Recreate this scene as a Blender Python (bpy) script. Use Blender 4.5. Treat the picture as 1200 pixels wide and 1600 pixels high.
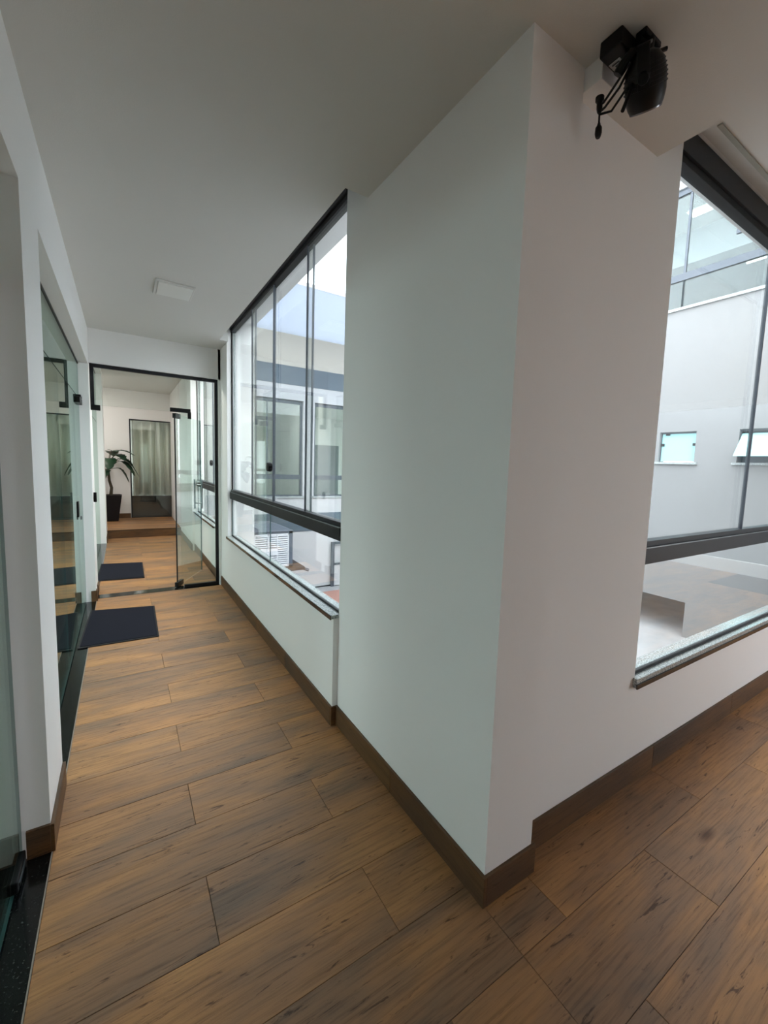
import bpy, math, random
from mathutils import Vector, Matrix
random.seed(7)
for o in list(bpy.data.objects): bpy.data.objects.remove(o)
S = bpy.context.scene
C = S.collection
# ---------------- camera ----------------
cam = bpy.data.objects.new('camera', bpy.data.cameras.new('camera'))
C.objects.link(cam); S.camera = cam
R_ = Vector((0.8317482, -0.55398116, 0.03605278)); U_ = Vector((0.02475886, 0.10189366, 0.99448714)); F_ = Vector((0.55460069, 0.82627027, -0.09846581))
m = Matrix((R_, U_, -F_)).transposed().to_4x4(); m.translation = Vector((0, 0, 1.5))
cam.matrix_world = m
cam.data.sensor_fit = 'VERTICAL'; cam.data.sensor_height = 36; cam.data.sensor_width = 27
cam.data.lens = 668.369 / 1600 * 36
cam.data.shift_x = -39.085 / 1600; cam.data.shift_y = -3.913 / 1600
cam.data.clip_start = 0.02
# ---------------- sky: bright overcast ----------------
W = bpy.data.worlds.new('sky'); S.world = W; W.use_nodes = True
wn = W.node_tree.nodes; wl = W.node_tree.links
bg = wn['Background']; bg.inputs['Color'].default_value = (0.86, 0.93, 1.0, 1); bg.inputs['Strength'].default_value = 4.6
# ---------------- exposure ----------------
S.view_settings.view_transform = 'Standard'; S.view_settings.look = 'None'
S.view_settings.exposure = 0.72; S.view_settings.gamma = 1.0; S.view_settings.use_curve_mapping = False
try:
    S.cycles.transparent_max_bounces = 32; S.cycles.max_bounces = 12; S.cycles.diffuse_bounces = 8
except Exception: pass

# ---------------- materials ----------------
def rgb(r, g, b):
    f = lambda c: (c/255/12.92 if c/255 <= .04045 else ((c/255+.055)/1.055)**2.4)
    return (f(r), f(g), f(b), 1)
def mat(name, col, rough=.6, metal=0, spec=.5, noise=.0, nscale=8, bump=0, bscale=60):
    M = bpy.data.materials.new(name); M.use_nodes = True
    n = M.node_tree.nodes; l = M.node_tree.links; b = n['Principled BSDF']
    b.inputs['Base Color'].default_value = col; b.inputs['Roughness'].default_value = rough
    b.inputs['Metallic'].default_value = metal; b.inputs['Specular IOR Level'].default_value = spec
    tc = n.new('ShaderNodeTexCoord')
    if noise:
        t = n.new('ShaderNodeTexNoise'); t.inputs['Scale'].default_value = nscale; t.inputs['Detail'].default_value = 5
        l.new(tc.outputs['Object'], t.inputs['Vector'])
        r = n.new('ShaderNodeMix'); r.data_type = 'RGBA'
        r.inputs[6].default_value = tuple(c*(1-noise) for c in col[:3])+(1,)
        r.inputs[7].default_value = tuple(min(1, c*(1+noise)) for c in col[:3])+(1,)
        l.new(t.outputs['Fac'], r.inputs[0]); l.new(r.outputs[2], b.inputs['Base Color'])
    if bump:
        t = n.new('ShaderNodeTexNoise'); t.inputs['Scale'].default_value = bscale; t.inputs['Detail'].default_value = 4
        l.new(tc.outputs['Object'], t.inputs['Vector'])
        u = n.new('ShaderNodeBump'); u.inputs['Strength'].default_value = bump; u.inputs['Distance'].default_value = .003
        l.new(t.outputs['Fac'], u.inputs['Height']); l.new(u.outputs['Normal'], b.inputs['Normal'])
    return M
def glass(name, tint, base=.04, strength=1.0, gcol=(.93, .97, .95, 1)):
    M = bpy.data.materials.new(name); M.use_nodes = True
    n = M.node_tree.nodes; l = M.node_tree.links; n.clear()
    out = n.new('ShaderNodeOutputMaterial'); mx = n.new('ShaderNodeMixShader')
    tr = n.new('ShaderNodeBsdfTransparent'); tr.inputs['Color'].default_value = tint
    gl = n.new('ShaderNodeBsdfGlossy'); gl.inputs['Roughness'].default_value = 0.0; gl.inputs['Color'].default_value = gcol
    ge = n.new('ShaderNodeNewGeometry'); d = n.new('ShaderNodeVectorMath'); d.operation = 'DOT_PRODUCT'
    l.new(ge.outputs['Normal'], d.inputs[0]); l.new(ge.outputs['Incoming'], d.inputs[1])
    def mth(op, a, b=None):
        k = n.new('ShaderNodeMath'); k.operation = op
        for i, v in enumerate((a, b)):
            if v is None: continue
            if isinstance(v, (int, float)): k.inputs[i].default_value = v
            else: l.new(v, k.inputs[i])
        return k.outputs[0]
    a = mth('ABSOLUTE', d.outputs['Value']); a = mth('SUBTRACT', 1.0, a); a = mth('POWER', a, 5.0)
    a = mth('MULTIPLY', a, (1-base)*strength); a = mth('ADD', a, base); a = mth('MINIMUM', a, .95)
    l.new(a, mx.inputs[0]); l.new(tr.outputs[0], mx.inputs[1]); l.new(gl.outputs[0], mx.inputs[2]); l.new(mx.outputs[0], out.inputs[0])
    return M
def wood(name, dark=1.0, axis='X', rough=.47):
    M = bpy.data.materials.new(name); M.use_nodes = True
    n = M.node_tree.nodes; l = M.node_tree.links; b = n['Principled BSDF']
    tc = n.new('ShaderNodeTexCoord'); oi = n.new('ShaderNodeObjectInfo')
    off = n.new('ShaderNodeVectorMath'); off.operation = 'SCALE'; off.inputs[0].default_value = (37, 61, 13)
    l.new(oi.outputs['Random'], off.inputs['Scale'])
    add = n.new('ShaderNodeVectorMath'); add.operation = 'ADD'
    l.new(tc.outputs['Object'], add.inputs[0]); l.new(off.outputs[0], add.inputs[1])
    def tex(scale, nscale, detail=6, rgh=.6, dist=0.0):
        mp = n.new('ShaderNodeMapping'); mp.inputs['Scale'].default_value = scale
        l.new(add.outputs[0], mp.inputs['Vector'])
        t = n.new('ShaderNodeTexNoise'); t.inputs['Scale'].default_value = nscale; t.inputs['Detail'].default_value = detail
        t.inputs['Roughness'].default_value = rgh; t.inputs['Distortion'].default_value = dist
        l.new(mp.outputs[0], t.inputs['Vector']); return t.outputs['Fac']
    a, c_ = (1, 0) if axis == 'X' else (0, 1)
    def sc(al, ac): return (al, ac, ac) if axis == 'X' else (ac, al, ac)
    def ramp(fac, stops):
        r = n.new('ShaderNodeValToRGB'); e = r.color_ramp.elements
        while len(e) < len(stops): e.new(.5)
        for k, (p, c) in enumerate(stops): e[k].position = p; e[k].color = c
        l.new(fac, r.inputs[0]); return r.outputs[0]
    K = lambda r, g, bb: tuple(x*dark for x in rgb(r, g, bb)[:3])+(1,)
    body = ramp(tex(sc(.9, 3.2), 1.6, 4, .55, .4), [(.30, K(128, 104, 84)), (.45, K(158, 120, 88)), (.58, K(180, 132, 86)), (.72, K(196, 146, 94))])
    fine = ramp(tex(sc(2.0, 45), 2.2, 6, .65, .25), [(.30, (.62, .60, .58, 1)), (.52, (1, 1, 1, 1)), (.75, (1.12, 1.1, 1.08, 1))])
    crackf = tex(sc(2.9, 24), 2.2, 6, .72, 1.0)
    crack = ramp(crackf, [(.345, (.36, .32, .30, 1)), (.41, (1, 1, 1, 1))])
    knotv = n.new('ShaderNodeTexVoronoi'); knotv.inputs['Scale'].default_value = 1.0
    mp = n.new('ShaderNodeMapping'); mp.inputs['Scale'].default_value = sc(1.1, 3.0); l.new(add.outputs[0], mp.inputs['Vector']); l.new(mp.outputs[0], knotv.inputs['Vector'])
    knot = ramp(knotv.outputs['Distance'], [(.03, (.45, .38, .32, 1)), (.09, (1, 1, 1, 1))])
    def mul(x, y):
        k = n.new('ShaderNodeMix'); k.data_type = 'RGBA'; k.blend_type = 'MULTIPLY'; k.inputs[0].default_value = 1
        l.new(x, k.inputs[6]); l.new(y, k.inputs[7]); return k.outputs[2]
    col = mul(mul(mul(body, fine), crack), knot)
    tone = ramp(oi.outputs['Random'], [(0, (.88, .88, .90, 1)), (.5, (.96, .95, .94, 1)), (1, (1.05, 1.0, .95, 1))])
    col = mul(col, tone)
    l.new(col, b.inputs['Base Color'])
    b.inputs['Roughness'].default_value = rough; b.inputs['Specular IOR Level'].default_value = .4
    bp = n.new('ShaderNodeBump'); bp.inputs['Strength'].default_value = .5; bp.inputs['Distance'].default_value = .002
    l.new(crackf, bp.inputs['Height']); 
    bp2 = n.new('ShaderNodeBump'); bp2.inputs['Strength'].default_value = .35; bp2.inputs['Distance'].default_value = .0015
    l.new(fine, bp2.inputs['Height']); l.new(bp.outputs[0], bp2.inputs['Normal']); l.new(bp2.outputs[0], b.inputs['Normal'])
    return M
def granite(name, base, speck, lo, hi, rough=.12):
    M = bpy.data.materials.new(name); M.use_nodes = True
    n = M.node_tree.nodes; l = M.node_tree.links; b = n['Principled BSDF']
    tc = n.new('ShaderNodeTexCoord'); t = n.new('ShaderNodeTexNoise'); t.inputs['Scale'].default_value = 130; t.inputs['Detail'].default_value = 3
    l.new(tc.outputs['Object'], t.inputs['Vector'])
    r = n.new('ShaderNodeValToRGB'); e = r.color_ramp.elements; e[0].position = lo; e[0].color = base; e[1].position = hi; e[1].color = speck
    l.new(t.outputs['Fac'], r.inputs[0]); l.new(r.outputs[0], b.inputs['Base Color']); b.inputs['Roughness'].default_value = rough
    return M
WHITE = mat('wall_paint', rgb(238, 237, 236), .75, bump=.08, bscale=180)
CEIL = mat('ceiling_paint', rgb(214, 213, 209), .85, bump=.15, bscale=260)
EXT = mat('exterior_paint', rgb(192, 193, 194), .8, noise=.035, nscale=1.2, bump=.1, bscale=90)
CREAM = mat('exterior_cream_paint', rgb(190, 184, 172), .8)
BAND = mat('exterior_blue_grey_paint', rgb(84, 98, 110), .7)
ALU = mat('black_aluminium', rgb(24, 26, 32), .4, 0, .35)
ALUG = mat('grey_aluminium', rgb(86, 92, 100), .4, .4)
BLACKP = mat('black_plastic', rgb(9, 10, 12), .4, spec=.3, noise=.1)
RUB = mat('black_seal', rgb(12, 13, 16), .6)
EDGE = mat('glass_edge_green', rgb(60, 96, 96), .2)
GLASS = glass('clear_glass', (.985, .995, .992, 1))
GLASSG = glass('green_glass', (.93, .965, .955, 1), .05)
GLASSL = glass('door_glass', (.80, .88, .84, 1), .06, 1.0, (.74, .84, .79, 1))
GLASSC = glass('partition_glass', (.965, .985, .975, 1), .05)
EXTE = mat('exterior_paint_darkened', rgb(134, 134, 134), .8, noise=.05, nscale=.9, bump=.1, bscale=90)  # same exterior paint darkened against the strong sky light, with faint stains
FROST = mat('aqua_frosted_glass', rgb(158, 212, 212), .35)
WOOD = wood('wood_plank')
WOODB = wood('wood_baseboard', .34)
WOODBY = wood('wood_baseboard_lengthwise', .30, 'Y')
GROUT = mat('dark_grout', rgb(70, 56, 46), .9)
PUTTY = mat('pale_joint', rgb(150, 140, 128), .8)
GRB = granite('black_granite', rgb(14, 16, 17), rgb(70, 78, 74), .62, .74)
GRG = granite('grey_granite', rgb(118, 125, 126), rgb(196, 202, 200), .35, .65)
RUG = mat('navy_black_carpet', rgb(34, 35, 44), .95, spec=.1, noise=.25, nscale=300, bump=.8, bscale=500)
RUGE = mat('rubber_border', rgb(22, 22, 26), .8)
CURT = mat('curtain_fabric', rgb(226, 228, 218), .9)
LEAFM = mat('leaf_green', rgb(28, 62, 40), .45, noise=.3, nscale=12)
BARK = mat('bark', rgb(72, 64, 50), .9, noise=.3, nscale=40, bump=.5)
POT = mat('dark_pot', rgb(16, 14, 18), .6, spec=.25)
SOIL = mat('soil', rgb(40, 32, 26), 1)
WPL = mat('white_plastic', rgb(225, 226, 222), .45)
LABELM = mat('paper_label', rgb(190, 190, 188), .6)
INK = mat('ink', rgb(60, 60, 66), .7)
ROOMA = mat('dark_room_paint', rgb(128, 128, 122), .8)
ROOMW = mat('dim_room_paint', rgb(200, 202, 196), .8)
PAVE = mat('wet_paving', rgb(168, 168, 168), .5, noise=.35, nscale=2.0, bump=.3, bscale=30)
BRICKP = mat('pink_paving', rgb(176, 132, 118), .7, noise=.15, nscale=14)
LOUV = mat('louver_white', rgb(226, 228, 232), .5)
GREY = mat('cooler_grey_casing', rgb(92, 100, 112), .5)
BROWN = mat('brown_steel', rgb(74, 64, 62), .6)
CHROME = mat('brushed_steel', rgb(150, 156, 160), .3, .9)
LENS = mat('lens_rim', rgb(150, 150, 156), .2, .6)
def emit(name, col, s):
    M = bpy.data.materials.new(name); M.use_nodes = True; b = M.node_tree.nodes['Principled BSDF']
    b.inputs['Emission Color'].default_value = col; b.inputs['Emission Strength'].default_value = s; return M
LITP = emit('lit_panel', (.9, 1, .95, 1), 2.2)

# ---------------- helpers ----------------
class MB:
    def __init__(s): s.v = []; s.f = []; s.mi = []
    def box(s, x0, x1, y0, y1, z0, z1, mi=0, emi=None, eax=None):
        b = len(s.v)
        s.v += [(x, y, z) for z in (z0, z1) for y in (y0, y1) for x in (x0, x1)]
        fs = [(0, 2, 3, 1), (4, 5, 7, 6), (0, 1, 5, 4), (2, 6, 7, 3), (0, 4, 6, 2), (1, 3, 7, 5)]
        ax = [2, 2, 1, 1, 0, 0]
        for q, a in zip(fs, ax):
            s.f.append(tuple(b+i for i in q)); s.mi.append(emi if (eax is not None and a in eax) else mi)
        return s
    def hull(s, pts8, mi=0):
        b = len(s.v); s.v += [tuple(p) for p in pts8]
        for q in [(0, 2, 3, 1), (4, 5, 7, 6), (0, 1, 5, 4), (2, 6, 7, 3), (0, 4, 6, 2), (1, 3, 7, 5)]:
            s.f.append(tuple(b+i for i in q)); s.mi.append(mi)
        return s
    def obox(s, c, ax, ay, az, hx, hy, hz, mi=0):
        c = Vector(c)
        return s.hull([c+ax*(hx*i)+ay*(hy*j)+az*(hz*k) for k in (-1, 1) for j in (-1, 1) for i in (-1, 1)], mi)
    def tube(s, pts, r, n=10, mi=0):
        pts = [Vector(p) for p in pts]; rr = r if isinstance(r, (list, tuple)) else [r]*len(pts)
        b = len(s.v); prev = None
        for i, p in enumerate(pts):
            t = (pts[min(i+1, len(pts)-1)]-pts[max(i-1, 0)]).normalized()
            if prev is None:
                a = t.orthogonal().normalized()
            else:
                a = (prev - t*prev.dot(t)).normalized()
            prev = a; c = t.cross(a)
            for k in range(n):
                th = 2*math.pi*k/n; s.v.append(tuple(p+(a*math.cos(th)+c*math.sin(th))*rr[i]))
        for i in range(len(pts)-1):
            for k in range(n):
                s.f.append((b+i*n+k, b+i*n+(k+1) % n, b+(i+1)*n+(k+1) % n, b+(i+1)*n+k)); s.mi.append(mi)
        s.f.append(tuple(b+k for k in reversed(range(n)))); s.mi.append(mi)
        e = b+(len(pts)-1)*n; s.f.append(tuple(e+k for k in range(n))); s.mi.append(mi)
        return s
    def lathe(s, c, axis, prof, n=24, mi=0):
        c = Vector(c); axis = Vector(axis).normalized()
        s.tube([c+axis*h for h, r in prof], [max(r, .0005) for h, r in prof], n, mi); return s
    def build(s, name, mats, parent=None, bevel=0, smooth=False):
        me = bpy.data.meshes.new(name); me.from_pydata(s.v, [], s.f); me.update()
        for M in (mats if isinstance(mats, (list, tuple)) else [mats]): me.materials.append(M)
        for p, i in zip(me.polygons, s.mi):
            p.material_index = i; p.use_smooth = smooth
        o = bpy.data.objects.new(name, me); C.objects.link(o)
        if parent: o.parent = parent
        if bevel:
            b = o.modifiers.new('bevel', 'BEVEL'); b.width = bevel; b.segments = 2; b.limit_method = 'ANGLE'
        if smooth:
            try: me.set_sharp_from_angle(angle=math.radians(40))
            except Exception: pass
        return o
def emp(name, label=None, cat=None, group=None, kind=None):
    o = bpy.data.objects.new(name, None); o.empty_display_size = .1; C.objects.link(o)
    return tag(o, label, cat, group, kind)
def tag(o, label=None, cat=None, group=None, kind=None):
    if label: o['label'] = label
    if cat: o['category'] = cat
    if group: o['group'] = group
    if kind: o['kind'] = kind
    return o
def struct(o, label): return tag(o, label, None, None, 'structure')
ZC = 2.767
X, Y, Z = Vector((1, 0, 0)), Vector((0, 1, 0)), Vector((0, 0, 1))

# ================= SHELL =================
# left wall with doorways
w = MB()
TOP = 3.0
w.box(-.42, -.26, -3.0, -.1, 0, TOP)
w.box(-.42, -.26, -.1, 1.97, 2.393, TOP)
w.box(-.42, -.26, 1.97, 2.36, 0, TOP)
w.box(-.42, -.26, 2.36, 5.37, 2.40, TOP)
w.box(-.42, -.26, 5.37, 5.80, 0, TOP)
w.box(-.42, -.26, 5.80, 8.95, 2.86, TOP)
w.box(-.42, -.26, 8.95, 9.45, 0, TOP)
w.box(-1.42, -.42, 9.40, 9.50, 0, TOP)
struct(w.build('wall_left', WHITE), 'white corridor wall on the left with glazed doorways')
# courtyard-side wall of the corridor incl. corner pier
w = MB()
w.box(1.003, 1.24, .945, 2.17, 0, 3.6)
w.box(.97, 1.075, 2.17, 5.10, 0, .63)
w.box(1.0, 1.26, 2.17, 5.10, 3.0, 3.6)
w.box(.97, 1.26, 5.10, 5.90, 0, 3.6)
w.box(.97, 1.075, 5.90, 7.75, 0, .63)
w.box(.97, 1.26, 5.90, 7.75, 3.0, 3.6)
w.box(.93, 1.26, 7.75, 11.30, 0, 3.6)
w.box(1.0, 1.075, .945, 11.3, -1.6, 0)
struct(w.build('wall_right', WHITE), 'white wall between corridor and courtyard with thick corner pier')
w = MB()
w.box(1.24, 2.0, 1.005, 1.205, -1.6, 3.6)
w.box(2.0, 5.2, 1.005, 1.10, -1.6, .50)
w.box(2.0, 5.2, 1.005, 1.205, 3.0, 3.6)
w.box(5.2, 8.2, 1.005, 1.205, -1.6, 3.6)
struct(w.build('wall_front', WHITE), 'white wall to the right of the pier holding the right-hand window')
w = MB()
w.box(-.26, 1.0, 5.47, 5.57, 2.43, TOP)
w.box(.945, .97, 5.47, 5.57, 0, TOP)
struct(w.build('wall_partition', WHITE), 'white header above the glazed corridor partition')
w = MB()
w.box(-1.6, .14, 11.3, 11.45, .155, TOP); w.box(.98, 1.26, 11.3, 11.45, .155, TOP); w.box(.14, .98, 11.3, 11.45, 2.33, TOP)
w.box(-1.6, 1.26, 13.3, 13.4, 0, TOP); w.box(-1.5, -1.42, 9.5, 13.3, 0, .6); w.box(-1.5, -1.42, 9.5, 13.3, 2.6, TOP); w.box(-1.5, -1.42, 9.5, 9.7, 0, TOP); w.box(-1.5, -1.42, 10.2, 11.3, 0, TOP); w.box(1.0, 1.26, 11.45, 13.3, 0, TOP)  # gaps on the landing side are added windows, out of view, lighting the far end
struct(w.build('wall_far', WHITE), 'white wall closing the far end of the corridor')
w = MB()
w.box(-.42, 8.2, -3.1, -3.0, 0, .3); w.box(-.42, 8.2, -3.1, -3.0, 2.6, TOP); w.box(-.42, 5.2, -3.1, -3.0, .3, 2.6)  # gaps here and in the right end wall are added windows for fill light
w.box(8.1, 8.2, -3.0, 1.0, 0, .2); w.box(8.1, 8.2, -3.0, 1.0, 2.65, TOP); w.box(8.1, 8.2, .7, 1.0, 0, TOP)
struct(w.build('wall_back', WHITE), 'white walls closing the room behind the viewer')
# rooms behind the left doors
w = MB()
for a_, b_ in ((-3, .6), (1.95, 2.5), (4.7, 6.0), (8.6, 9.5)): w.box(-3.6, -3.5, a_, b_, 0, TOP)  # gaps are added windows, out of view, letting daylight across into the corridor
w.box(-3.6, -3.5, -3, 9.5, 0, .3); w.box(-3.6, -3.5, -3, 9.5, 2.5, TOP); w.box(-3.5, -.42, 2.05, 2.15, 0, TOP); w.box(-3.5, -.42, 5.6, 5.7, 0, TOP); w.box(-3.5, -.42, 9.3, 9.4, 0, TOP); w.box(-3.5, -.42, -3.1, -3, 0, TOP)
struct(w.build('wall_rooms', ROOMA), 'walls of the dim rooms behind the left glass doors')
# ceilings
w = MB()
w.box(-.26, .885, -3, 5.47, ZC, TOP)
w.box(.885, 1.003, -3, 1.94, ZC, TOP)
w.box(.885, .97, 5.03, 5.47, ZC, TOP)
w.box(1.003, 1.806, -3, 1.005, ZC, TOP)
w.box(1.806, 5.4, -3, .80, ZC, TOP)
w.box(5.4, 8.1, -3, 1.005, ZC, TOP)
w.box(-3.5, 1.0, -3.1, 13.3, TOP, 3.1)
w.box(1.0, 1.05, 2.17, 9.0, TOP+.001, 3.1)
w.box(1.0, 8.2, -3.1, 1.005, TOP, 3.1)
w.box(-1.5, .97, 5.57, 11.3, 2.94, TOP)
w.box(-3.5, -.42, -3, 9.4, 2.75, 2.8)
struct(w.build('ceiling', CEIL), 'plain off-white plaster ceiling with recesses along the windows')
w = MB(); w.box(1.815, 5.4, .784, .80, ZC-.006, ZC+.004)  # darker grey strip set along the edge of the ceiling recess
struct(w.build('trim_1', mat('ceiling_strip_grey', rgb(150, 150, 140), .9)), 'narrow grey strip in the ceiling beside the right window')

# ================= FLOOR =================
fl = MB()
fl.box(-.26, 1.003, -3, 5.45, -.05, -.004); fl.box(1.003, 8.1, -3, 1.005, -.05, -.004)
fl.box(-.26, .97, 5.60, 9.45, -.05, -.004); fl.box(-3.5, -.46, -3, 9.4, -.05, -.002)
floor = struct(fl.build('floor', GROUT), 'floor of brown wood-look planks laid across the corridor')
P0, PW = .497, .264
def planks(xa, xb, r0, r1, yc0=None, yc1=None, z=0.0, parent=None):
    for r in range(r0, r1):
        ya, yb = P0+PW*r, P0+PW*(r+1)
        if yc0 is not None: ya = max(ya, yc0)
        if yc1 is not None: yb = min(yb, yc1)
        if yb-ya < .02: continue
        off = .215 if r % 2 else .71
        k = math.floor(xa-off)
        while off+k < xb:
            x0, x1 = max(xa, off+k), min(xb, off+k+1); k += 1
            if x1-x0 < .02: continue
            g = .0008; t = random.uniform(0, .0006)
            b = MB(); x0 += g; x1 -= g; y0 = ya+g; y1 = yb-g; c = .0009
            vb = len(b.v)
            b.v += [(x0, y0, z-.004), (x1, y0, z-.004), (x1, y1, z-.004), (x0, y1, z-.004),
                    (x0, y0, z-c+t), (x1, y0, z-c+t), (x1, y1, z-c+t), (x0, y1, z-c+t),
                    (x0+c, y0+c, z+t), (x1-c, y0+c, z+t), (x1-c, y1-c, z+t), (x0+c, y1-c, z+t)]
            for i in range(4):
                j = (i+1) % 4
                b.f += [(i, j, 4+j, 4+i), (4+i, 4+j, 8+j, 8+i)]; b.mi += [0, 0]
            b.f += [(8, 9, 10, 11), (3, 2, 1, 0)]; b.mi += [0, 0]
            b.build('plank', WOOD, parent or floor)
planks(-.256, 1.0, -2, 19, None, 5.45)
planks(1.0, 7.0, -4, 2, None, 1.0)
planks(-.256, .96, 19, 34, 5.602, 9.45)
b = MB(); b.box(-.26, 1.0, -3, P0-2*PW, -.004, 0); b.box(1.0, 8.1, -3, P0-4*PW, -.004, 0); b.build('unseen_floor', WOOD, floor)
b = MB(); b.box(-.26, -.256, -.1, 5.45, -.004, .0015); b.build('edge_strip', PUTTY, floor)
# thresholds
t = MB(); t.box(-.46, -.26, -.1, 5.47, -.01, 0); t.box(-.46, -.262, 5.8, 8.95, -.01, .0)
struct(t.build('trim_2', GRB), 'polished black granite threshold along the left glass doors')
t = MB(); t.box(-.255, .945, 5.452, 5.60, -.004, .002)
struct(t.build('trim_3', GRB), 'polished black granite threshold under the glass partition')
# baseboards (boards as parts)
def baseboard(name, label, runs):
    e = struct(emp(name), label)
    for (ax, x0, x1, y0, y1, z0, h) in runs:
        a0, a1 = (x0, x1) if ax == 'X' else (y0, y1)
        p = a0
        n = max(1, math.ceil((a1-a0)/1.0-.05)); st = (a1-a0)/n
        for i in range(n):
            q0, q1 = a0+i*st+.0007*(i > 0), a0+(i+1)*st-.0007*(i < n-1)
            mb = MB()
            if ax == 'X': mb.box(q0, q1, y0, y1, z0, z0+h)
            else: mb.box(x0, x1, q0, q1, z0, z0+h)
            mb.build('board', WOODB if ax == 'X' else WOODBY, e, bevel=.0015)
    return e
bh = .112
baseboard('baseboard_right', 'brown wood-look baseboard along the pier and window wall of the corridor',
          [('Y', .990, 1.003, .932, 2.17, 0, bh), ('X', .960, .990, 2.158, 2.17, 0, bh), ('Y', .958, .97, 2.17, 5.452, 0, bh), ('Y', .958, .97, 5.60, 7.75, 0, bh), ('Y', .918, .93, 7.75, 9.44, 0, bh)])
baseboard('baseboard_front', 'brown wood-look baseboard under the right-hand window',
          [('X', 1.003, 1.252, .932, .945, 0, bh), ('Y', 1.24, 1.252, .945, .993, 0, bh), ('X', 1.252, 8.1, .993, 1.005, 0, .125)])
baseboard('baseboard_left', 'brown wood-look baseboard on the left wall piers',
          [('Y', -.26, -.248, 1.958, 2.36, 0, bh), ('X', -.33, -.26, 1.958, 1.97, 0, bh), ('Y', -.26, -.248, 5.37, 5.45, 0, bh), ('X', -.30, -.26, 5.358, 5.37, 0, bh), ('Y', -.26, -.248, 8.95, 9.44, 0, bh), ('Y', -.26, -.248, 5.6, 5.8, 0, bh)])
baseboard('baseboard_far', 'brown baseboard on the far wall above the step',
          [('X', -1.4, .13, 11.288, 11.3, .157, .1)])
# step
st = emp('floor_step', 'low wood-clad step up to the landing in front of the curtained door', 'step')
MB().box(-1.42, .93, 9.462, 11.3, 0, .150).build('core', GROUT, st)
MB().box(-.26, .93, 9.45, 9.462, 0, .135).build('riser', WOODB, st)
for i in range(7):
    y0 = 9.445+.265*i; MB().box(-1.42, .928, y0+.001, min(11.3, y0+.264), .150, .156).build('tread', WOOD, st)

# ================= WINDOWS =================
def pane(parent, ax, c, a0, a1, z0, z1, th=.008, m=GLASS, edges=True, name='pane'):
    mb = MB()
    if ax == 'Y': mb.box(c-th/2, c+th/2, a0, a1, z0, z1, 0, 1, (1, 2))
    else: mb.box(a0, a1, c-th/2, c+th/2, z0, z1, 0, 1, (0, 2))
    return mb.build(name, [m, EDGE], parent)
def bar(parent, name, ax, c0, c1, a0, a1, z0, z1, m=ALU, bevel=.002):
    mb = MB()
    if ax == 'Y': mb.box(c0, c1, a0, a1, z0, z1)
    else: mb.box(a0, a1, c0, c1, z0, z1)
    return mb.build(name, m, parent, bevel=bevel)
# left window (corridor)
def corridor_window(name, label, y0, y1, splits, lowsplit, latch=True):
    wd = struct(emp(name), label)
    bar(wd, 'window_sill', 'Y', .955, 1.088, y0-(.012 if y0 > 2.2 else -.002), y1-.001, .63, .652, GRG, .002)
    bar(wd, 'sill_edge', 'Y', .951, .956, y0, y1-.001, .627, .651, GRB, 0)
    bar(wd, 'bottom_seal', 'Y', 1.012, 1.030, y0, y1, .652, .664, RUB)
    r = bar(wd, 'rail', 'Y', .995, 1.065, y0, y1, 1.075, 1.148, ALU)
    bar(wd, 'rail_highlight', 'Y', .993, 1.0, y0, y1, 1.148, 1.153, CHROME, 0)  # steel strip put in for the highlight line along the black rail
    bar(wd, 'rail_guide', 'Y', 1.006, 1.062, y0, y1, 1.148, 1.178, ALU)
    bar(wd, 'top_track', 'Y', .998, 1.068, y0+.002, y1-.002, 2.905, 2.998, ALU)
    bar(wd, 'top_guide', 'Y', 1.010, 1.058, y0+.002, y1-.002, 2.880, 2.905, RUB)
    bar(wd, 'side_seal', 'Y', 1.015, 1.030, y1-.010, y1, .652, 2.9, RUB)
    bar(wd, 'side_seal', 'Y', 1.015, 1.030, y0, y0+.008, .652, 1.1, RUB)
    for i, (a, b_) in enumerate(splits):
        c = 1.022 if i % 2 else 1.044
        p = pane(wd, 'Y', c, a, b_, 1.17, 2.89)
        for yy in (a, b_):
            if y0+.05 < yy < y1-.05:
                bar(p, 'edge_seal', 'Y', c-.006, c+.006, yy-.004, yy+.004, 1.17, 2.885, ALUG, 0)
    for a, b_ in lowsplit: pane(wd, 'Y', 1.021, a+.002, b_-.002, .658, 1.08)
    if latch:
        mb = MB(); mb.lathe((1.005, splits[1][0]+.045, 1.46), (1, 0, 0), [(-.022, .012), (-.018, .036), (.0, .040), (.012, .038)], 20)
        mb.build('latch', BLACKP, wd, smooth=True)
    return wd
corridor_window('window_1', 'tall frameless sliding window on the left with black rail and granite sill', 2.17, 5.10,
                [(4.17, 5.095), (3.53, 4.21), (2.74, 3.57), (2.175, 2.785)], [(2.18, 3.60), (3.60, 5.09)])
corridor_window('window_2', 'second courtyard window seen beyond the glass partition', 5.90, 7.75,
                [(7.0, 7.74), (6.3, 7.04), (5.905, 6.34)], [(5.91, 6.8), (6.8, 7.74)])
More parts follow.
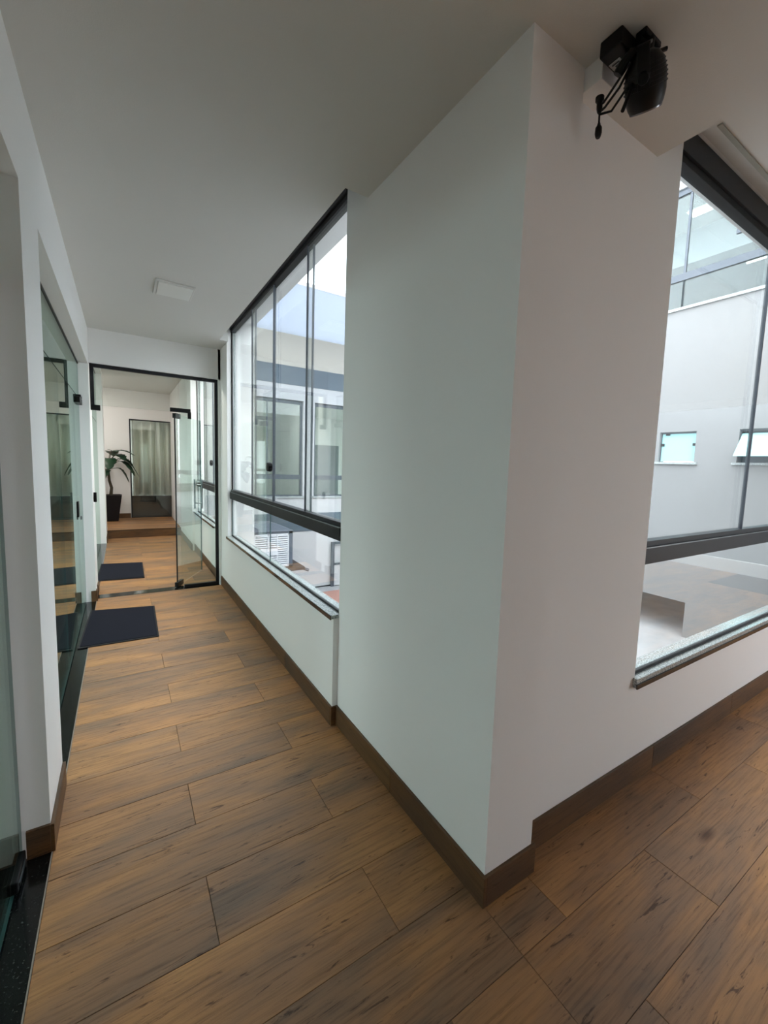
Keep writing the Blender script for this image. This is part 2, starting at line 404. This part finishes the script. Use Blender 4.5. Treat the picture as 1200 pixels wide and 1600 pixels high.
# right window
wd = struct(emp('window_3'), 'large sliding window on the right looking out to the courtyard')
bar(wd, 'window_sill', 'X', .985, 1.118, 1.985, 5.2, .50, .545, GRG, .003)
bar(wd, 'sill_edge', 'X', .979, .986, 1.983, 5.2, .498, .522, GRB, .001)
bar(wd, 'bottom_seal', 'X', 1.022, 1.040, 2.0, 5.2, .545, .560, RUB)
bar(wd, 'rail', 'X', 1.005, 1.075, 2.0, 5.2, 1.09, 1.165, ALU)
bar(wd, 'rail_highlight', 'X', 1.003, 1.010, 2.0, 5.2, 1.165, 1.170, CHROME, 0)  # steel strip put in for the rail's highlight line
bar(wd, 'rail_guide', 'X', 1.015, 1.07, 2.0, 5.2, 1.165, 1.196, ALU)
bar(wd, 'top_track', 'X', 1.008, 1.078, 2.0, 5.2, 2.88, 2.985, ALU)
bar(wd, 'top_guide', 'X', 1.02, 1.07, 2.0, 5.2, 2.85, 2.885, RUB)
for i, (a, b_) in enumerate([(2.01, 3.20), (3.155, 4.25), (4.2, 5.19)]):
    c = 1.032 if i % 2 else 1.055
    p = pane(wd, 'X', c, a, b_, 1.18, 2.86)
    for xx in (a, b_):
        if 2.1 < xx < 5.1: bar(p, 'edge_seal', 'X', c-.006, c+.006, xx-.004, xx+.004, 1.18, 2.86, ALUG, 0)
for a, b_ in ((2.0, 3.85), (3.85, 5.19)): pane(wd, 'X', 1.031, a+.002, b_-.002, .552, 1.10)

# ================= GLASS PARTITION (door_1) =================
d = struct(emp('door_1'), 'frameless glass partition with black frame and an open glass door across the corridor')
bar(d, 'head_frame', 'X', 5.50, 5.54, -.256, .945, 2.395, 2.43, ALU)
bar(d, 'post', 'X', 5.50, 5.54, .912, .945, .002, 2.395, ALU)
bar(d, 'post', 'X', 5.50, 5.54, -.256, -.222, 2.00, 2.395, ALU)
bar(d, 'bottom_frame', 'X', 5.50, 5.54, .57, .912, .002, .035, ALU)
pane(d, 'X', 5.52, -.222, .54, 2.02, 2.395, .01, GLASSC, name='transom_pane')
pane(d, 'X', 5.52, .545, .912, .035, 2.395, .01, GLASSC, name='side_pane')
th = math.radians(27); dv = Vector((math.sin(th), math.cos(th), 0)); nv = Vector((math.cos(th), -math.sin(th), 0))
h0 = Vector((.50, 5.56, 0))
lf = MB(); lf.obox(h0+dv*.40+Z*1.01, dv, nv, Z, .39, .005, .995); leaf = lf.build('door_leaf', GLASSG, d)
lf = MB(); lf.obox(h0+dv*.006+Z*1.01, dv, nv, Z, .005, .006, .995); lf.build('leaf_edge', RUB, leaf)
lf = MB(); lf.obox(h0+dv*.792+Z*1.01, dv, nv, Z, .003, .006, .995); lf.build('leaf_edge', EDGE, leaf)
b = MB(); b.box(.455, .66, 5.505, 5.535, 2.02, 2.065); b.box(.63, .665, 5.505, 5.535, 1.955, 2.03); b.obox(h0+dv*.06+Z*1.985, dv, nv, Z, .07, .018, .028)
b.build('patch_fitting', BLACKP, d, bevel=.003)
b = MB(); b.obox(h0+dv*.06+Z*.035, dv, nv, Z, .085, .018, .028); b.build('floor_pivot', BLACKP, d, bevel=.003)
b = MB(); b.box(-.256, -.175, 5.50, 5.54, 1.965, 2.02); b.build('strike_patch', BLACKP, d, bevel=.003)
b = MB(); b.box(-.258, -.232, 5.50, 5.54, 1.02, 1.12); b.build('strike_plate', BLACKP, d, bevel=.002)
hb = MB()
for s in (-1, 1):
    c = h0+dv*.70+nv*(.045*s)
    hb.tube([c+Z*.86, c+Z*1.24], .011, 12)
for zz in (.93, 1.17):
    c = h0+dv*.70+Z*zz; hb.tube([c-nv*.045, c+nv*.045], .008, 10)
hb.build('pull_handle', CHROME, leaf, smooth=True)

# ================= LEFT GLASS DOORS =================
def left_door(name, label, y0, y1, ztop, zdoor, splits, far=False):
    d = struct(emp(name), label)
    for a, b_ in splits: pane(d, 'Y', -.345, a+.002, b_-.002, .012, zdoor, .01, GLASSL, name='door_leaf')
    pane(d, 'Y', -.345, y0+.01, y1-.005, zdoor+.008, ztop-.012, .01, GLASSL, name='transom_pane')
    bar(d, 'head_channel', 'Y', -.355, -.335, y0, y1, ztop-.014, ztop, ALU, 0)
    return d
d2 = left_door('door_2', 'glass door in the nearest doorway on the left', -.1, 1.97, 2.393, 2.06, [(.95, 1.955), (-.09, .95)])
b = MB(); b.box(-.36, -.33, 1.83, 1.955, 2.03, 2.085); b.build('patch_fitting', BLACKP, d2, bevel=.004)
b = MB(); b.box(-.36, -.33, 1.80, 1.95, .012, .055); b.build('floor_patch', BLACKP, d2, bevel=.004)
b = MB(); b.box(-.331, -.327, 1.82, 1.93, .02, .036); b.build('patch_cover', CHROME, d2)
d3 = left_door('door_3', 'glass doors in the second doorway on the left reflecting the corridor', 2.36, 5.37, 2.40, 2.05, [(2.37, 3.66), (3.66, 4.80), (4.80, 5.36)])
b = MB(); b.box(-.36, -.315, 5.10, 5.365, 1.99, 2.045); b.box(-.35, -.31, 5.16, 5.30, 2.045, 2.07); b.build('patch_fitting', BLACKP, d3, bevel=.004)
b = MB(); b.box(-.358, -.332, 4.76, 4.84, .95, 1.09); b.build('lock', BLACKP, d3, bevel=.003)
b = MB(); b.lathe((-.332, 4.90, .93), (1, 0, 0), [(0, .016), (.012, .016)], 16); b.build('lock_cylinder', CHROME, d3)
left_door('door_4', 'tall glass door in the left wall beyond the partition', 5.80, 8.95, 2.86, 2.05, [(5.81, 7.3), (7.3, 8.94)])
# far curtained glass door
d5 = struct(emp('door_5'), 'far glass door in a thin black frame with a pale curtain behind it')
bar(d5, 'frame', 'X', 11.29, 11.33, .14, .165, .157, 2.33, ALU); bar(d5, 'frame', 'X', 11.29, 11.33, .955, .98, .157, 2.33, ALU)
bar(d5, 'frame', 'X', 11.29, 11.33, .165, .955, 2.305, 2.33, ALU); bar(d5, 'threshold', 'X', 11.28, 11.34, .14, .98, .157, .172, ALU)
pane(d5, 'X', 11.31, .165, .56, .172, 2.305, .01, GLASSC); pane(d5, 'X', 11.31, .56, .955, .172, 2.305, .01, GLASSC)
# curtain
cu = MB(); n = 120
for i in range(n+1):
    x = .10+.92*i/n; y = 11.47+.085*math.sin(i*2*math.pi/(n/5.4)+.6)+.010*math.sin(i*.61+1)
    cu.v += [(x, y, .63), (x, y, 2.42)]
for i in range(n): cu.f.append((2*i, 2*i+2, 2*i+3, 2*i+1)); cu.mi.append(0)
cur = cu.build('curtain', CURT, smooth=True)
sm = cur.modifiers.new('thick', 'SOLIDIFY'); sm.thickness = .003
tag(cur, 'pale pleated curtain hanging behind the far glass door', 'curtain')
MB().box(.0, 1.0, 11.45, 13.3, .0, .157).build('landing', GROUT, d5)
MB().box(.0, 1.0, 11.36, 11.38, .158, .64).build('dark_backing', mat('dark_backing_paint', rgb(20, 20, 25), .6), d5)  # near-black sheet standing in for the dark room behind the lower glass

# ================= THINGS IN THE CORRIDOR =================
def floor_mat(name, label, pts, z=.002):
    e = emp(name, label, 'doormat', 'dark doormats in the corridor')
    c = sum((Vector(p) for p in pts), Vector((0, 0)))/4
    o = [c+(Vector(p)-c) for p in pts]; i_ = [c+(Vector(p)-c)*.955 for p in pts]
    mb = MB(); q = [o[0], o[1], o[3], o[2]]
    mb.hull([(p.x, p.y, z) for p in q]+[(p.x, p.y, z+.006) for p in q]); mb.build('border', RUGE, e)
    q = [i_[0], i_[1], i_[3], i_[2]]
    mb = MB(); mb.hull([(p.x, p.y, z+.004) for p in q]+[(p.x, p.y, z+.011) for p in q]); mb.build('carpet', RUG, e, bevel=.002)
floor_mat('doormat', 'dark doormat nearer the viewer, lying beside the left glass doors', [(-.325, 4.055), (.222, 4.045), (.236, 4.925), (-.29, 5.03)])
floor_mat('doormat', 'dark doormat beyond the glass partition, farther from the viewer', [(-.30, 6.22), (.196, 6.17), (.205, 7.11), (-.28, 7.21)])
lp = emp('ceiling_light', 'small flat square ceiling light panel, unlit, above the corridor', 'light')
MB().box(.225, .485, 3.66, 3.965, ZC-.012, ZC).build('frame', CEIL, lp, bevel=.003)
MB().box(.245, .47, 3.675, 3.95, ZC-.018, ZC-.008).build('diffuser', WPL, lp, bevel=.002)

# potted plant on the landing
pp = emp('potted_plant', 'potted plant with big dark drooping leaves in a tapered black pot', 'plant'); 
px_, py_ = -.215, 10.85
pt = MB(); r0, r1 = .12, .19
pt.hull([(px_+i*r0, py_+j*r0, .157) for j in (-1, 1) for i in (-1, 1)]+[(px_+i*r1, py_+j*r1, .70) for j in (-1, 1) for i in (-1, 1)])
pt.build('pot', POT, pp, bevel=.008)
MB().box(px_-.16, px_+.16, py_-.16, py_+.16, .69, .705).build('soil', SOIL, pp)
MB().tube([(px_, py_, .70), (px_+.015, py_, .85), (px_-.02, py_, 1.0), (px_-.03, py_+.01, 1.18), (px_-.035, py_, 1.34)], [.032, .028, .025, .022, .016], 10).build('trunk', BARK, pp, smooth=True)
def leaf(base, az, ln, up, droop, wid):
    e = MB(); n = 9
    dirv = Vector((math.cos(az), math.sin(az), 0)); sd = Vector((-math.sin(az), math.cos(az), 0))
    tip = Vector(base)
    st = [tip, tip+dirv*ln*.25+Z*up*.6, tip+dirv*ln*.45+Z*up]
    e.tube(st, .006, 6, 1)
    o = st[-1]
    b = len(e.v)
    for i in range(n+1):
        t = i/n; c = o+dirv*(ln*.62*t)+Z*(-droop*t*t)
        wv = wid*(math.sin(math.pi*min(1, t*.92+.06))**.7)*(1-.22*(i % 2))
        e.v += [tuple(c-sd*wv+Z*.025*(wv/wid)), tuple(c), tuple(c+sd*wv+Z*.025*(wv/wid))]
    for i in range(n):
        for j in (0, 1):
            e.f.append((b+3*i+j, b+3*i+3+j, b+3*i+4+j, b+3*i+1+j)); e.mi.append(0)
    L = e.build('leaf', [LEAFM, BARK], pp, smooth=True)
    s = L.modifiers.new('thick', 'SOLIDIFY'); s.thickness = .003
tb = Vector((px_-.035, py_, 1.33))
for az, ln, up, dr, wi in [(0.05, .50, .14, .36, .15), (.5, .46, .24, .16, .14), (-.35, .46, .06, .30, .15), (-.8, .40, .22, .12, .14), (-1.5, .42, .12, .22, .15), (-.15, .44, .30, .10, .13),
                           (-2.3, .42, .20, .16, .14), (3.0, .44, .10, .28, .15), (2.2, .40, .26, .12, .13), (1.3, .36, .30, .10, .13), (-1.1, .34, .40, .02, .12), (-2.8, .36, .38, .06, .13), (.2, .34, .02, .30, .13), (-1.9, .30, .0, .24, .13)]:
    leaf(tb+Z*random.uniform(-.12, .03), az, ln, up, dr, wi)

# ================= STAGE LIGHT, JUNCTION BOX, CABLE =================
jb = emp('junction_box', 'small white junction box on the ceiling in the corner behind the black spotlight', 'box')
MB().box(1.243, 1.325, .885, .965, 2.705, ZC).build('case', WHITE, jb, bevel=.002)
MB().box(1.240, 1.328, .882, .968, 2.695, 2.705).build('cover', WHITE, jb, bevel=.002)
sp = emp('spotlight', 'black swivelling spotlight with ballast box hanging from the ceiling near the pier corner', 'light')
MB().box(1.262, 1.345, .765, .797, ZC-.016, ZC).build('ceiling_plate', BLACKP, sp, bevel=.003)
MB().box(1.205, 1.292, .803, .872, 2.722, ZC).build('ballast_box', BLACKP, sp, bevel=.004)
lb = MB().box(1.246, 1.284, .832, .866, 2.7205, 2.7222).build('label_plate', LABELM, sp)
ik = MB()
for i in range(3): ik.box(1.252+.009*i, 1.257+.009*i, .838, .860-.005*(i % 2), 2.7200, 2.7206)
ik.build('label_print', INK, lb)
MB().tube([(1.300, .781, ZC-.01), (1.293, .781, 2.70)], .019, 16).tube([(1.255, .785, 2.735), (1.345, .778, 2.735)], .013, 10).build('swivel', BLACKP, sp, smooth=True)
A = Vector((.075, .030, -.092)).normalized()
T = Vector((1.288, .778, 2.705))
Sx = A.cross(Vector((.3, -1, .2))).normalized(); Sy = A.cross(Sx).normalized()
yk = MB()
for s in (-1, 1):
    yk.obox(T+Sx*(.062*s)+A*.018, A, Sx, Sy, .048, .004, .016)
yk.obox(T-A*.028, A, Sx, Sy, .004, .064, .018)
yk.build('yoke', BLACKP, sp, bevel=.002)
for s in (-1, 1): MB().lathe(T+Sx*(.062*s)+A*.04, Sx*s, [(0, .010), (.006, .016), (.020, .014)], 12).build('knob', BLACKP, sp, smooth=True)
MB().lathe(T, A, [(-.014, .018), (-.006, .036), (.014, .050), (.045, .056), (.085, .055), (.108, .049), (.118, .044)], 28).build('lamp_body', BLACKP, sp, smooth=True)
fn = MB()
for k in range(6): fn.lathe(T+A*(.016+.010*k), A, [(0, (.0525, .0555, .0575, .0585, .0588, .0585)[k]), (.003, (.0525, .0555, .0575, .0585, .0588, .0585)[k])], 28)
fn.build('cooling_fin', BLACKP, sp)
MB().lathe(T+A*.117, A, [(0, .045), (.004, .044)], 28).build('rim', LENS, sp, smooth=True)
MB().lathe(T+A*.119, A, [(0, .037), (.003, .034)], 28).build('lens', mat('lens_glass', rgb(50, 56, 66), .05), sp, smooth=True)
MB().tube([T-Sx*.05+A*.02+Sy*.02, (1.258, .795, 2.615), (1.232, .80, 2.55)], .0055, 8).build('adjusting_rod', BLACKP, sp, smooth=True)
MB().tube([T+Sx*.0+A*.0, T+Vector((.055, -.03, .03))], .006, 8).build('lever', BLACKP, sp, smooth=True)
MB().tube([(1.262, .800, 2.72), (1.245, .82, 2.69), (1.243, .832, 2.672)], .014, 8).build('cable_gland', BLACKP, sp, smooth=True)
cb = emp('power_cable', 'thin black cables looping from the spotlight to a hanging plug', 'cable')
MB().tube([(1.262, .80, 2.695), (1.268, .84, 2.655), (1.270, .885, 2.63), (1.268, .90, 2.625)], .0035, 8).build('cord', BLACKP, cb, smooth=True)
MB().tube([(1.252, .80, 2.69), (1.256, .84, 2.665), (1.262, .885, 2.64), (1.264, .90, 2.642)], .0035, 8).build('cord', BLACKP, cb, smooth=True)
MB().tube([(1.272, .80, 2.69), (1.285, .83, 2.65), (1.282, .87, 2.615), (1.268, .90, 2.618)], .0035, 8).build('cord', BLACKP, cb, smooth=True)
MB().lathe((1.262, .90, 2.668), (.05, 0, -1), [(0, .006), (.004, .013), (.014, .013), (.018, .009), (.035, .009), (.045, .007), (.05, .004)], 14).build('connector', BLACKP, cb, smooth=True)
MB().tube([(1.266, .90, 2.62), (1.267, .90, 2.585)], .003, 8).build('cord', BLACKP, cb, smooth=True)
MB().lathe((1.267, .90, 2.592), (0, 0, -1), [(0, .004), (.008, .006), (.014, .010), (.030, .0105), (.040, .008), (.043, .006)], 14).build('connector', BLACKP, cb, smooth=True)

def fill_lamp(x, y, z, wd_, ln_, power, col, which):  # lamps added out of view to brighten the far corridor and landing
    l_ = bpy.data.lights.new('fill_glow', 'AREA'); l_.shape = 'RECTANGLE'; l_.size = wd_; l_.size_y = ln_; l_.energy = power; l_.color = col
    e = emp('ceiling_light', 'added unseen fill panel on the ceiling past the glass partition, the '+which+' of two', 'light')
    MB().box(x-wd_/2-.02, x+wd_/2+.02, y-ln_/2-.02, y+ln_/2+.02, z-.012, z).build('frame', WPL, e)
    o = bpy.data.objects.new('fill_glow', l_); o.location = (x, y, z-.016); C.objects.link(o); o.parent = e
for xx, yy, wh, pw in ((.35, 6.5, 'nearer', 26), (-.9, 10.2, 'farther', 10)): fill_lamp(xx, yy, 2.94, .3, .3, pw, (1, .95, .86), wh)

# ================= COURTYARD =================
g = MB(); g.box(1.0, 20, -6, 16, -1.72, -1.6)
struct(g.build('courtyard_floor', PAVE), 'wet grey paving of the courtyard floor')
g = MB(); g.box(3.2, 8.5, 8.2, 9.55, -1.6, -1.592); g.build('trim_4', BRICKP)
struct(bpy.data.objects['trim_4'], 'pinkish paving strip near the opposite wing')
g = MB(); g.box(-40, 60, -40, 60, -1.95, -1.75); struct(g.build('ground', mat('ground_grey', rgb(130, 128, 120), .9)), 'plain ground around the building')
# north wing facing the corridor end
nb = emp('courtyard_wing', 'white building wing across the courtyard with blue-grey bands and two tall windows', 'building')
YN = 10.0; wins = [(1.75, 3.60), (3.88, 5.75), (6.1, 8.0)]
w = MB()
xs = [1.26]+[v for p in wins for v in p]+[8.93]
w.box(1.26, 8.93, YN, YN+.25, -1.6, .70); w.box(1.26, 8.93, YN, YN+.25, 2.96, 3.3)
for i in range(0, len(xs), 2): w.box(xs[i], xs[i+1], YN, YN+.25, .70, 2.96)
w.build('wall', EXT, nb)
MB().box(1.26, 8.93, YN+.0, YN+.25, 3.72, 4.60).build('upper_wall', CREAM, nb)
MB().box(1.26, 8.93, YN-.01, YN+.25, 3.3, 3.72).build('band', BAND, nb)
MB().box(1.26, 8.93, YN-.012, YN, -.15, .30).build('band', BAND, nb)
CAN = bpy.data.materials.new('translucent_roof_sheet'); CAN.use_nodes = True
n_ = CAN.node_tree.nodes; l_ = CAN.node_tree.links; n_.clear()
o_ = n_.new('ShaderNodeOutputMaterial'); t_ = n_.new('ShaderNodeBsdfTranslucent'); t_.inputs['Color'].default_value = (.18, .205, .255, 1)
d_ = n_.new('ShaderNodeBsdfDiffuse'); d_.inputs['Color'].default_value = (.6, .64, .7, 1); x_ = n_.new('ShaderNodeMixShader'); x_.inputs[0].default_value = .35
l_.new(t_.outputs[0], x_.inputs[1]); l_.new(d_.outputs[0], x_.inputs[2]); l_.new(x_.outputs[0], o_.inputs[0])
# one-sheet translucent roofing with a real thickness given by its frame
cs = MB(); cs.v = [(1.26, 7.17, 4.43), (8.93, 7.17, 4.43), (8.93, YN-.001, 4.43), (1.26, YN-.001, 4.43)]; cs.f = [(0, 1, 2, 3)]; cs.mi = [0]; cs.build('canopy_sheet', CAN, nb)
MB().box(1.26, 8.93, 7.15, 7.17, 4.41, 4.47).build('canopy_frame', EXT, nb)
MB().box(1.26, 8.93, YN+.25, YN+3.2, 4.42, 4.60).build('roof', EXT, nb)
w = MB(); w.box(1.26, 8.93, YN+3.1, YN+3.2, 0, 4.42); w.box(1.26, 8.93, YN+.25, YN+3.1, -.1, .0); w.box(1.26, 8.93, YN+.25, YN+3.1, 2.95, 3.0); w.box(3.7, 3.78, YN+.25, YN+3.1, 0, 2.95)
w.build('interior_wall', ROOMW, nb)
NL = emit('fill_panel_glow', (1, 1, .97, 1), 20)
for xx in (2.2, 4.6, 7.0): MB().box(xx, xx+.9, YN+.26, YN+.40, 2.93, 2.95).build('fill_panel', NL, nb)  # glowing panels added out of sight to brighten the rooms behind these windows
DD = mat('dark_doorway', rgb(96, 104, 106), .7)
for a, b_ in ((2.3, 3.05), (4.9, 5.9)): MB().box(a, b_, YN+3.04, YN+3.1, 0, 2.1).build('interior_door', DD, nb)
w = MB(); w.box(1.26, 8.93, YN-.012, YN, -1.62, -1.57); w.build('kerb', GRB, nb)
for a, b_ in wins:
    f = MB(); y0, y1 = YN+.08, YN+.13
    f.box(a, b_, y0, y1, 2.88, 2.96); f.box(a, a+.05, y0, y1, .72, 2.88); f.box(b_-.05, b_, y0, y1, .72, 2.88); f.box(a, b_, y0-.01, y1, 1.11, 1.22); f.box(a, b_, y0, y1, .71, .74)
    f = f.build('window_frame', ALUG, nb)
    MB().box(a-.03, b_+.03, YN-.04, YN+.25, .67, .71).build('sill', GRG, nb)
    mdl = (a+b_)/2+.1
    for p0, p1 in ((a+.05, mdl), (mdl, b_-.05)):
        pane(f, 'X', YN+.10, p0, p1, 1.22, 2.88, .008, GLASSG)
        pane(f, 'X', YN+.10, p0, p1, .74, 1.11, .008, GLASSG)
    MB().box(mdl-.012, mdl+.012, YN+.09, YN+.12, 1.22, 2.88).build('mullion', ALUG, f)
# east wing
eb = emp('two_storey_wing', 'tall white wing across the courtyard with upper glazing and two small frosted windows', 'building')
XE = 9.0
sw = [(3.80, 4.46), (2.30, 3.12), (.7, 1.4)]
w = MB()
w.box(XE, XE+.25, -4, 3.70, -1.6, 1.78); w.box(XE, XE+.25, 3.70, 10.25, -.92, 1.78)
w.box(XE, XE+.25, -4, 10.25, 2.37, 4.68)
ys = [-4, .7, 1.4, 2.30, 3.12, 3.80, 4.46, 10.25]
for i in range(0, 8, 2): w.box(XE, XE+.25, ys[i], ys[i+1], 1.78, 2.37)
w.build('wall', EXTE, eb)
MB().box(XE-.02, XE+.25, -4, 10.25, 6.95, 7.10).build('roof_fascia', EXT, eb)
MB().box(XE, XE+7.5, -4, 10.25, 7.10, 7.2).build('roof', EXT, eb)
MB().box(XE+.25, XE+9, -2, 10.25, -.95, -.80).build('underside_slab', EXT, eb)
MB().box(XE-.04, XE+.3, -4, 10.25, 4.68, 4.73).build('sill', GRG, eb)
MB().box(XE+.02, XE+.10, -4, 10.25, 5.25, 5.38).build('rail', ALUG, eb)
MB().box(XE+.02, XE+.10, -4, 10.25, 6.84, 6.95).build('top_rail', ALUG, eb)
for i, yy in enumerate([-1.2, .3, 1.6, 2.95, 4.30, 5.6, 6.9, 8.2]):
    MB().box(XE+.03, XE+.07, yy-.02, yy+.02, 5.38, 6.84).build('mullion', ALUG, eb)
    pane(eb, 'Y', XE+.05, yy+.02, yy+1.33, 5.38, 6.84, .01, GLASSG); pane(eb, 'Y', XE+.05, yy+.02, yy+1.33, 4.73, 5.25, .01, GLASSG)
MB().box(XE+.02, XE+.06, 3.32, 3.50, 5.76, 5.84).build('door_fitting', ALUG, eb)
w = MB(); w.box(XE+.25, XE+7, -4, 10.25, 4.5, 4.66); w.box(XE+7, XE+7.2, -4, 10.25, 4.6, 7.1); w.box(XE+1.65, XE+1.85, -4, 10.25, 6.25, 6.95)
w.box(XE+1.85, XE+7, -4, 10.25, 6.25, 6.35)
w.build('interior_wall', mat('upper_room_paint', rgb(150, 156, 162), .8), eb)
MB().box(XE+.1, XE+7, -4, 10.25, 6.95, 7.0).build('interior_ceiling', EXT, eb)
for k, (a, b_) in enumerate(sw):
    f = MB().box(XE+.06, XE+.10, a, b_, 2.34, 2.37).box(XE+.06, XE+.10, a, a+.02, 1.80, 2.34).box(XE+.06, XE+.10, b_-.02, b_, 1.80, 2.34).build('window_frame', ALUG, eb)
    MB().box(XE-.05, XE+.25, a-.06, b_+.06, 1.745, 1.785).build('sill', GRG, eb)
    if k == 1:
        dv2 = Vector((-.62, 0, -.78)); nn = Vector((-.78, 0, .62))
        MB().obox(Vector((XE+.05, (a+b_)/2, 2.28))+dv2*.24, dv2, Y, nn, .26, (b_-a)/2-.03, .004).build('tilted_pane', FROST, f)
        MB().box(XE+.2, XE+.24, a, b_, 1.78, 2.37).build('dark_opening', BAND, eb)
    else:
        MB().box(XE+.075, XE+.083, a+.02, b_-.02, 1.80, 2.34).build('pane', FROST, f)
    for yy in (a+.04, b_-.04): MB().box(XE+.05, XE+.075, yy-.03, yy+.03, 2.10, 2.15).build('clip', RUB, f)
    MB().box(XE+.05, XE+.075, b_-.16, b_-.09, 2.31, 2.34).build('clip', RUB, f)
cl = emp('ceiling_light', 'lit square ceiling panel seen through the upper glazing of the far wing', 'light')
MB().box(9.83, 10.10, 4.38, 4.74, 6.925, 6.95).build('diffuser', LITP, cl)
MB().box(9.81, 10.12, 4.36, 4.76, 6.935, 6.95).build('frame', WPL, cl)
cl = emp('tube_light', 'lit tube light on the ceiling deep inside the far wing', 'light')
MB().tube([(11.5, 4.20, 6.22), (11.5, 3.85, 6.22)], .022, 10).build('tube', LITP, cl)
MB().box(11.47, 11.53, 3.85, 4.20, 6.235, 6.25).build('fixture', WPL, cl)
# evaporative cooler on its platform
ac = emp('air_cooler', 'large boxy evaporative air cooler with white louvres outside the left window', 'air conditioner')
x0, x1, y0, y1, z0, z1 = 1.75, 2.83, 8.4, 9.35, -.60, .14
MB().box(x0, x1, y0+.03, y1, z0, z1-.02).build('casing', GREY, ac, bevel=.01)
c = MB(); c.box(x1-.07, x1, y0, y0+.04, z0, z1); c.box(x0, x0+.07, y0, y0+.04, z0, z1); c.box(x0, x1, y0, y0+.04, z1-.05, z1); c.box(x0, x1, y0, y0+.04, z0, z0+.03)
c.build('corner_post', GREY, ac)
lid = MB(); lid.hull([(x0-.02, y0-.02, z1), (x1+.02, y0-.02, z1), (x0-.02, y1+.02, z1), (x1+.02, y1+.02, z1), (x0+.3, y0+.3, z1+.13), (x1-.3, y0+.3, z1+.13), (x0+.3, y1-.3, z1+.13), (x1-.3, y1-.3, z1+.13)])
lid.build('lid', GREY, ac)
c = MB()
for xx in (x0+.07, x0+.32, x0+.58, x1-.10-.22, x1-.10): c.box(xx, xx+.02, y0-.012, y0+.03, z0+.03, z1-.05)
c.box(x0+.07, x1-.08, y0-.012, y0+.03, z1-.075, z1-.05); c.box(x0+.07, x1-.08, y0-.012, y0+.03, z0+.02, z0+.045)
c.build('louver_frame', LOUV, ac)
nl = 15
for i in range(nl):
    zz = z0+.06+(z1-z0-.15)*i/(nl-1)
    MB().hull([(x0+.08, y0-.01, zz-.012), (x1-.09, y0-.01, zz-.012), (x0+.08, y0+.02, zz+.004), (x1-.09, y0+.02, zz+.004),
               (x0+.08, y0-.01, zz-.006), (x1-.09, y0-.01, zz-.006), (x0+.08, y0+.02, zz+.016), (x1-.09, y0+.02, zz+.016)]).build('louver', LOUV, ac)
MB().box(x0+.40, x1-.32, y0-.016, y0-.01, z0+.27, z0+.40).build('name_plate', LOUV, ac)
MB().box(x0-.05, x1+.22, y0-.12, YN-.013, z0-.06, z0).build('platform', BROWN, ac)
MB().tube([(x1+.2, y0+.0, z0-.05), (x1+.33, y0-.05, z0-.10)], .03, 8).build('drain_pipe', ALUG, ac)
# metal gate frame by the wing
gt = emp('metal_gate', 'narrow grey metal gate frame standing against the wing at the window edge', 'gate')
MB().box(4.34, 4.42, 9.90, 9.95, -1.6, -.45).build('post', ALUG, gt); MB().box(5.2, 5.26, 9.90, 9.95, -1.6, -.45).build('post', ALUG, gt)
MB().box(4.42, 5.2, 9.91, 9.94, -.51, -.45).build('rail', ALUG, gt); MB().box(4.42, 5.2, 9.91, 9.94, -1.05, -1.0).build('rail', ALUG, gt)
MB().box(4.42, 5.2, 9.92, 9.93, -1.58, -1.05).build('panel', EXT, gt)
